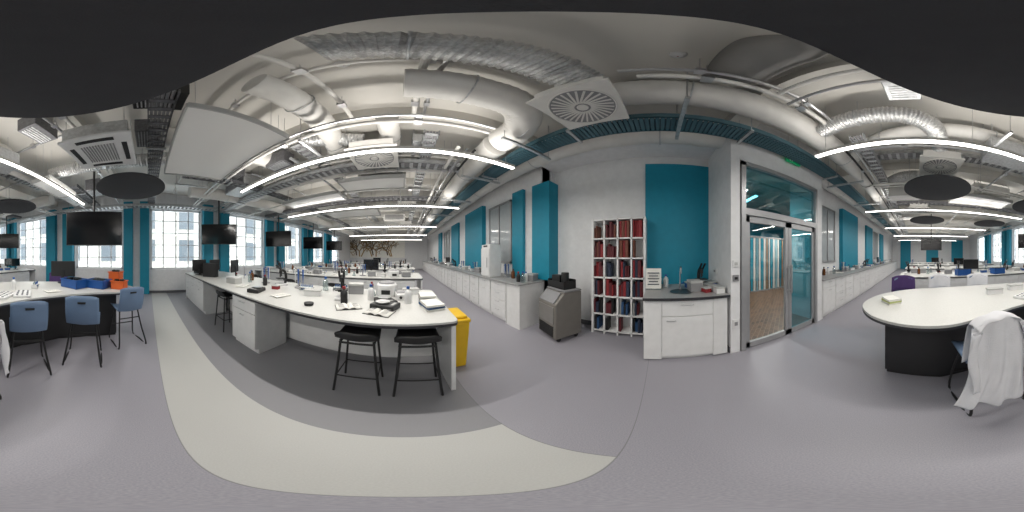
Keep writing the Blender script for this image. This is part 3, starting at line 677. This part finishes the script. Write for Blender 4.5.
mk('bin_lid',[bx(-.13,.13,-.22,.22,.70,.745),bx(-.1,.1,-.18,.18,.745,.78)],YEL,r,bevel=.012)
# ---------------- stools / chairs ----------------
place('st',(-.40,1.45,0),.05);place('st',(.12,1.45,0),-.04);place('st',(-2.85,1.5,0),0)
def facing(x,y,extra=0): return atan2(y,x)-pi/2+extra
for (x,y,e) in [(-1.38,-1.26,.1),(-1.93,-.80,-.1)]: place('ch',(x,y,0),facing(x,y,e))
place('ch',(-2.60,-.34,0),radians(120),'blue high chair seen from its side at bench tip')
cx,cy=-.53,-1.20;fz=atan2(-.90,.06)-pi/2
place('ch',(cx,cy,0),fz,'blue high chair draped with white lab coat')
for (x,y) in [(.25,-3.25),(-.5,-3.45),(-1.35,-3.4),(-3.6,-2.2)]: place('ch',(x,y,0),facing(x,y)+pi)
r=root('lab_coat','crumpled white cotton lab coat draped over chair back','coat',(cx,cy,0),fz)
ph=[random.uniform(0,6) for _ in range(8)]
def coat(u,v):
    a=(u-.5)*2
    w=.185+.10*v**1.2
    x=a*w-.05*v*v+.02*sin(v*4+a)
    am=.004+.026*v
    fold=am*(sin(a*5+v*2.2+ph[0])+.6*sin(a*9.5-v*3.1+ph[1])+.3*sin(a*17+v*5+ph[2]))
    y=-.285-.02*v+fold+.06*a*a*(1-v*.3)
    hem=.05*sin(a*3+1)+.03*sin(a*8+2)
    z=1.07-(.84+hem)*v-.07*abs(a)**2.5*(1-v)
    return (x,y,z)
mk('coat_back',sheet(coat,60,40),COAT,r,solid=.005)
def coat2(u,v):
    a=(u-.5)*2;x=a*(.18+.05*v);y=-.29+.16*min(1,v*4)**.7+.02*v+.014*sin(a*7+v*4);z=1.073+.012*sin(min(1,v*4)*pi)-.45*max(0,v-.2)-.07*abs(a)**2.5
    return (x,y,z)
mk('coat_front',sheet(coat2,30,20),COAT,r,solid=.005)
def slv(sx):
    def f(u,v):
        t=2*pi*u;R=.038*(1-.25*v)
        return (sx*(.185+.05*v+.02*sin(v*5))+R*cos(t)*.9,-.27-.05*v+.55*R*sin(t)+.012*sin(v*9+t),.99-.53*v+.006*sin(t*3))
    return f
for sx in(-1,1): mk('coat_sleeve',sheet(slv(sx),16,22),COAT,r,solid=.004)
for (x,y,m,l) in [(.25,-3.25,PURP,'purple jacket'),(-1.35,-3.4,COAT,'white lab coat'),(-.5,-3.45,COAT,'white lab coat'),(-3.6,-2.2,PURP,'purple jacket')]:
    r=root('jacket','folded %s hung over chair back across the bench'%l,'coat',(x,y,0),facing(x,y)+pi)
    mk('jacket_cloth',sheet(lambda u,v:((u-.5)*.5,-.285-.012*sin(u*20)*(v+.3)-.03*v,1.07-.45*v-.05*(2*u-1)**2),20,10),m,r,solid=.02)
    mk('jacket_shoulder',sheet(lambda u,v:((u-.5)*.5,-.28+.14*v+.01*sin(u*14),1.085-.02*v-.28*v*v-.05*(2*u-1)**2),16,8),m,r,solid=.02)
# ---------------- curved bench ----------------
kp=[(.62,-1.9),(.47,-1.53),(.16,-1.32),(-.25,-1.26),(-.7,-1.4),(-1.15,-1.5),(-1.65,-1.42),(-2.1,-1.15),(-2.4,-.8),(-2.58,-.42),(-2.85,-.25),(-3.15,-.38),(-3.35,-.85),(-3.3,-1.5),(-2.95,-2.2),(-2.4,-2.7),(-1.6,-2.95),(-.6,-2.95),(.1,-2.8),(.5,-2.4)]
poly=catmull(kp,6)
r=root('curved_bench','curved pale demonstration bench with black panelled base','bench',(-1.2,-1.8,0))
pl=[(x+1.2,y+1.8) for x,y in poly]
mk('worktop_slab',prism(pl,.895,ZT),TOP,r);mk('worktop_edge',prism(offset(pl,-.002),.87,.895),EDGE,r)
bp=[(.33,-1.72),(-.24,-1.6),(-.75,-1.7),(-1.2,-1.8),(-1.75,-1.7),(-2.3,-1.4),(-2.6,-1.0),(-2.8,-.55),(-3.08,-.62),(-3.05,-1.4),(-2.75,-2.0),(-2.3,-2.4),(-1.6,-2.65),(-.6,-2.65),(.2,-2.55)]
bpl=[(x+1.2,y+1.8) for x,y in bp]
mk('bench_base',prism(bpl,.05,.87),mat('black_panel',(.018,.018,.02),.45),r);mk('bench_plinth',prism(offset(bpl,.02),0,.05),BLACK,r)
# ---------------- items ----------------
def it(k,x,y,z=ZT,rz=None,label=None): return place(k,(x,y,z),random.uniform(-.4,.4) if rz is None else rz,label)
for (k_,x,y,rz) in [('mi',-.80,2.0,.3),('bk',-.70,1.82,0),('rk',-1.5,2.2,.1),('ce',-.25,2.38,0),('pi',-2.6,2.3,0),('bg',-2.9,2.1,0),('ba',-3.1,2.3,0),
    ('ba2',-.22,1.92,.5),('ho',-.02,2.2,.2),('b1',.1,2.45,.1),('fl',-.45,2.3,0),('fl',-.5,2.5,0),('bw',.05,1.95,0),('bw',-.42,2.05,0),('mo',-4.6,2.0,-1.0),('mo',-4.75,1.55,-1.2),('pc',-5.2,1.7,-1.2),
    ('ta',-3.5,2.35,0),('ta',-1.9,2.5,0),('mo',-3.9,2.3,-.9),('pc',-4.2,1.7,-.9),('b3',-3.0,1.75,.2),('pi',-1.75,2.35,0),('mi',-2.2,2.35,-.5),('pa',-2.6,1.7,.3),('pa',-1.6,1.7,-.4),('rk',-1.0,2.45,0),('bg',-1.25,2.4,0),
    ('bk',-2.4,2.1,0),('b4',-2.0,2.0,.3),('fl',-3.3,2.0,0),('bw',-3.4,2.5,0),('b5',-.72,2.4,.2),('b1',-1.25,2.0,.4)]: it(k_,x,y,ZT,rz)
def folder_stack(x,y,z,rz,cols,label,s=(.24,.3)):
    for i,c in enumerate(cols):
        o=mk('book',[bx(-s[0]/2,s[0]/2,-s[1]/2,s[1]/2,0,.003),bx(-s[0]/2,s[0]/2,-s[1]/2,s[1]/2,.019,.022),bx(-s[0]/2,-s[0]/2+.004,-s[1]/2,s[1]/2,0,.022),bx(-s[0]/2+.004,s[0]/2-.005,-s[1]/2+.005,s[1]/2-.005,.003,.019)],c,None,(x,y,z+i*.0225),rz+.1*(i%2))
        tag(o,label,'book','stacked books and folders')
folder_stack(.30,1.74,ZT,.2,[PAPER,BBLUE,PAPER],'flat folder stacked near bench end',(.2,.26));folder_stack(.29,2.05,ZT,-.1,[BLUE,PAPER,LGREY,PAPER],'flat folder stacked near bench end',(.2,.26))
folder_stack(.3,-1.95,ZT,.6,[PAPER,mat('lime',(.45,.5,.2),.6),PAPER],'magazine stacked on curved bench tip',(.16,.22))
def openbook(x,y,rz):
    r=root('open_book','open book lying face up on island bench','book',(x,y,ZT),rz);r.scale=(.78,.78,1)
    def pg(s): return lambda u,v:(s*u*.17,(v-.5)*.25,.006+.022*sin(min(1,u*1.6)*pi)*.7+.004)
    for s in(-1,1):
        mk('page',sheet(pg(s),10,2),PAPER,r,solid=.003)
        mk('printed_text',[box((s*.1,-.09+.022*i,.031),(.08,.005,.001)) for i in range(8)],GREY,r)
    mk('book_cover',[bx(-.175,.175,-.13,.13,0,.005)],BLACK,r)
openbook(-.60,1.68,.5);openbook(-.24,1.58,-.3)
it('ba2',-.2,1.74,ZT,1.2)
o=root('petri_dish_stack','round black lidded dish on island bench','dish',(-1.03,1.56,ZT))
mk('dish_body',lathe([(.05,0),(.055,.005),(.055,.022)],24),BLACK,o);mk('dish_lid',lathe([(.058,.022),(.058,.03),(.05,.034)],24),BLACK,o)
it('ba2',-2.06,1.62,ZT,.4)
def crate(x,y,z,m,rz,sx,sy,sz,label,cm=BLACK):
    r=root('plastic_crate',label,'crate',(x,y,z),rz,'plastic crates on benches')
    mk('crate_body',[bx(-sx/2,sx/2,-sy/2,sy/2,0,.01),bx(-sx/2,sx/2,-sy/2,-sy/2+.01,0,sz),bx(-sx/2,sx/2,sy/2-.01,sy/2,0,sz),bx(-sx/2,-sx/2+.01,-sy/2,sy/2,0,sz),bx(sx/2-.01,sx/2,-sy/2,sy/2,0,sz)],m,r)
    mk('crate_rim',[bx(-sx/2-.012,sx/2+.012,-sy/2-.012,-sy/2,sz-.02,sz),bx(-sx/2-.012,sx/2+.012,sy/2,sy/2+.012,sz-.02,sz),bx(-sx/2-.012,-sx/2,-sy/2,sy/2,sz-.02,sz),bx(sx/2,sx/2+.012,-sy/2,sy/2,sz-.02,sz)],m,r)
    mk('crate_contents',[box((random.uniform(-.28,.28)*sx,random.uniform(-.28,.28)*sy,sz*.6),(sx*.25,sy*.25,sz*1.0),rz=i) for i in range(5)],cm,r)
for (x,y,m,rz,a,b,c,l) in [(-2.72,-1.32,BLUE,1.2,.42,.3,.16,'blue plastic crate on curved bench'),(-2.86,-.90,BLUE,1.3,.38,.3,.15,'blue plastic crate on curved bench'),(-3.12,-.62,ORANGE,1.3,.22,.2,.28,'orange plastic crate on curved bench'),(-2.82,-.50,ORANGE,1.3,.24,.18,.15,'small orange crate on curved bench')]: crate(x,y,ZT,m,rz,a,b,c,l)
for x in (-2.6,-1.4): crate(x,-4.75,ZT,BLUE,.1,.4,.3,.18,'blue plastic crate on further bench')
def sampletray(x,y,rz):
    r=root('sample_tray','white tray with round dark sample wells','tray',(x,y,ZT),rz)
    mk('tray_body',bx(-.19,.19,-.12,.12,0,.035),CAB,r,bevel=.006)
    for i in range(6):
        for j in range(3): mk('sample_well',lathe([(.016,.034),(.016,.04)],10,(-.15+.06*i,-.07+.07*j,0)),NAVY if (i+j)%2 else GREY,r)
sampletray(-1.72,-1.66,.7);sampletray(-1.45,-1.78,.4)
it('mo',-3.05,-1.75,ZT,-1.2);it('rk',-2.3,-1.9,ZT,.5);it('pa',-2.2,-1.45,ZT,.8)
it('b1',-1.15,-2.2,ZT);it('b1',-1.6,-2.3,ZT);it('bw',-1.9,-2.05,ZT)
Z2=.975
for (k_,x,y,rz) in [('bw',2.75,-.1,0),('b4',2.25,-.66,.3),('mi',2.65,-.68,-1.4),('b1',2.42,-.74,.5),('b5',2.4,-.52,.1),('b1',2.8,-.82,1.5),('b2',2.62,-.5,.2),('b1',2.2,-.82,.0),('bg',2.66,.0,0),('b2',2.6,-.84,.0)]: it(k_,x,y,Z2,rz)
r=root('notice_stand','white printed notice holder with dark lettering blocks','sign',(2.55,.10,Z2),-pi/2)
mk('notice_card',box((0,0,.17),(.24,.012,.32),rx=-.08),PAPER,r);mk('notice_print',[box((0,-.02,.08+.045*i),(.18-.04*(i%2),.006,.014),rx=-.08) for i in range(5)],NAVY,r);mk('notice_foot',bx(-.12,.12,-.05,.05,0,.012),LABG,r)
kinds=['bw','ba','bg','bk','fl','b1','b2','b3','b5','rk','mi','pa','ce','ho','pi','ta','mo','bw','bg','b5','mi','pi','b4']
rad={'mo':.3,'pa':.2,'mi':.14,'ce':.17,'b3':.17,'pc':.2}
def scatter(x0,x1,ys,z,step,face=0):
    for y in ys:
        x=x0
        while x<x1:
            k_=random.choice(kinds);x+=rad.get(k_,.12)+random.uniform(0,step)
            if x<x1: place(k_,(x,y+random.uniform(-.06,.06),z),face+random.uniform(-.3,.3))
            x+=rad.get(k_,.12)
scatter(-5.2,.3,(4.55,5.2),ZT,.06);scatter(-5.2,.3,(7.5,8.1),ZT,.1);scatter(-5.2,.3,(10.5,),ZT,.15);scatter(-5.2,.3,(13.3,),ZT,.3)
scatter(-5.2,.3,(-5.6,-5.2),ZT,.1,pi);scatter(-5.2,.3,(-8.2,),ZT,.15,pi);scatter(-5.2,.3,(-11.4,),ZT,.3,pi)
def scatterY(y0,y1,x,z,step):
    y=y0
    while y<y1:
        k_=random.choice(kinds);y+=rad.get(k_,.12)+random.uniform(0,step)
        if y<y1 and abs(y-3.75)>.4: place(k_,(x+random.uniform(-.05,.05),y,z),-pi/2+random.uniform(-.3,.3))
        y+=rad.get(k_,.12)
scatterY(2.95,9.5,2.42,.96,.06);scatterY(9.8,16,2.42,.96,.3);scatterY(-11,-3.2,2.42,.96,.06);scatterY(-16,-11,2.42,.96,.4)
for (k_,x,y) in [('bg',2.2,2.45),('bw',2.32,2.5),('b5',2.5,2.5),('bk',2.2,2.6),('fl',2.35,2.64)]: it(k_,x,y,.96)
r=root('countertop_incubator','tall white countertop incubator with door and handle','laboratory machine',(2.05,3.75,.96),-pi/2)
mk('incubator_body',bx(-.22,.22,0,.35,0,.84),CAB,r,bevel=.015);dd=mk('door',bx(-.21,.21,-.02,0,.03,.74),CAB,r,bevel=.008);mk('handle',cyl((.16,-.05,.25),(.16,-.05,.5),.008),STEEL,dd)
mk('display',bx(-.1,.1,-.006,0,.775,.815),BLACK,r)
# ---------------- TVs ----------------
def tv(x,y,z,rz,w=1.22,h=.72):
    r=root('television_screen','large black flat screen hung on ceiling pole','television',(x,y,z),rz,'ceiling hung screens')
    mk('screen_bezel',bx(-w/2,w/2,-.03,.03,-h/2,h/2),BLACK,r,bevel=.006);mk('screen_panel',bx(-w/2+.015,w/2-.015,-.034,-.03,-h/2+.02,h/2-.015),SCREEN,r)
    mk('mount_pole',[cyl((0,.07,0),(0,.07,ZC-z),.025),bx(-.2,.2,.03,.06,-.15,.15)],BLACK,r)
def tvp(x,y,z,**k): tv(x,y,z,atan2(y,x)-pi/2,**k)
tvp(-3.45,-1.18,2.13,w=1.25,h=.78);tvp(-5.2,2.42,2.27);tv(-5.25,5.4,2.3,.5);tv(-5.25,8.4,2.3,.3);tv(-5.25,-6.2,2.25,2.4);tv(-5.25,11.5,2.3,.3);tv(-.9,-9.5,2.2,pi)
# wall graphic
mu=root('wall_mural','pale wall graphic with tan and dark branching shapes','mural',(-3.9,18.97,1.3))
mk('mural_panel',bx(-4,4,-.02,.02,0,2.5),mat('mural_white',(.85,.83,.78),.8),mu)
BR=mat('brown_ink',(.10,.06,.04),.8);TAN=mat('tan_ink',(.42,.27,.13),.8)
def branch(x,z,a,l,w,out):
    x2,z2=x+l*cos(a),z+l*sin(a)
    if not(-3.8<x2<3.8 and .1<z2<2.4): return
    out.append(box(((x+x2)/2,-.03,(z+z2)/2),(l*1.06,.01,w),ry=-a))
    if l>.22:
        branch(x2,z2,a+random.uniform(.2,.8),l*.78,w*.75,out);branch(x2,z2,a-random.uniform(.2,.8),l*.78,w*.75,out)
for m_ in (TAN,BR,TAN):
    for i in range(4):
        st=[];branch(-3.4+i*1.9+random.uniform(-.4,.4),.15 if m_ is TAN else .3,pi/2+random.uniform(-.6,.6),.6,.14,st)
        if st: mk('mural_stroke',st,m_,mu)
r=root('exit_sign','green illuminated emergency exit sign with running figure','sign',(1.93,-2.06,3.30),-pi/2);r.scale=(.85,1,.85)
mk('sign_panel',bx(-.2,.2,-.02,.02,0,.18),GREEN,r)
wht=mat('sign_white',(.9,.9,.9),.5,emit=(1,1,1),es=.6)
mk('running_figure',[box((-.08,-.023,.145),(.024,.004,.024),ry=.78),box((-.085,-.023,.105),(.022,.004,.055),ry=.25),box((-.10,-.023,.06),(.014,.004,.06),ry=.6),box((-.065,-.023,.06),(.014,.004,.06),ry=-.5),box((-.06,-.023,.115),(.045,.004,.011),ry=.5),box((-.112,-.023,.11),(.04,.004,.011),ry=-.6)],wht,r)
mk('arrow',[bx(.03,.13,-.025,-.021,.083,.097),box((.13,-.023,.105),(.05,.004,.014),ry=.78),box((.13,-.023,.075),(.05,.004,.014),ry=-.78)],wht,r)
for s in(-1,1): mk('sign_hanger',bx(s*.145-.005,s*.145+.005,-.005,.005,.18,(ZC-3.30)/.85),STEEL,r)
def plate(x,y,z,sx,sy,sz,m,name,label,cat,inner=None):
    r=root(name,label,cat,(x,y,z));mk('plate',bx(-sx/2,sx/2,-sy/2,sy/2,0,sz),m,r,bevel=.003)
    if inner: mk('button',bx(-sx*.25 if sx>sy else -sx/2-.006,sx*.25 if sx>sy else 0,-sy*.25 if sy>sx else 0,sy*.25 if sy>sx else sy/2+.006,sz*.3,sz*.7),inner,r)
plate(1.99,-1.0,1.15,.02,.09,.09,GREY,'access_reader','grey door access reader on pier','switch',BLACK)
plate(1.99,-1.0,1.35,.02,.09,.09,CAB,'light_switch','white light switch plate on pier','switch',LGREY)
plate(1.99,-1.0,.45,.02,.09,.14,CAB,'socket_plate','white socket plate low on pier','socket',GREY)
plate(2.6,-.918,1.2,.16,.02,.09,CAB,'socket_plate','white double socket on alcove side wall','socket',GREY)
for (x,y) in [(.9,-.1),(-.4,1.0),(.5,-3.2),(-2,2.9)]:
    r=root('smoke_detector','small white round smoke detector on ceiling','smoke detector',(x,y,ZC-.06),0,'ceiling smoke detectors')
    mk('detector_body',lathe([(.03,0),(.05,.02),(.055,.06)],20),CAB,r);mk('detector_led',lathe([(.006,-.003),(.006,0)],8,(.012,0,0)),RED,r)
# ---------------- camera ----------------
cam=bpy.data.cameras.new('camera');co=bpy.data.objects.new('camera',cam);COL.objects.link(co)
co.location=(0,0,1.5);co.rotation_euler=(pi/2,0,radians(-38))
cam.type='PANO'
try: cam.cycles.panorama_type='EQUIRECTANGULAR'
except Exception:
    cam.panorama_type='EQUIRECTANGULAR'
S.camera=co
S.view_settings.view_transform='Standard'
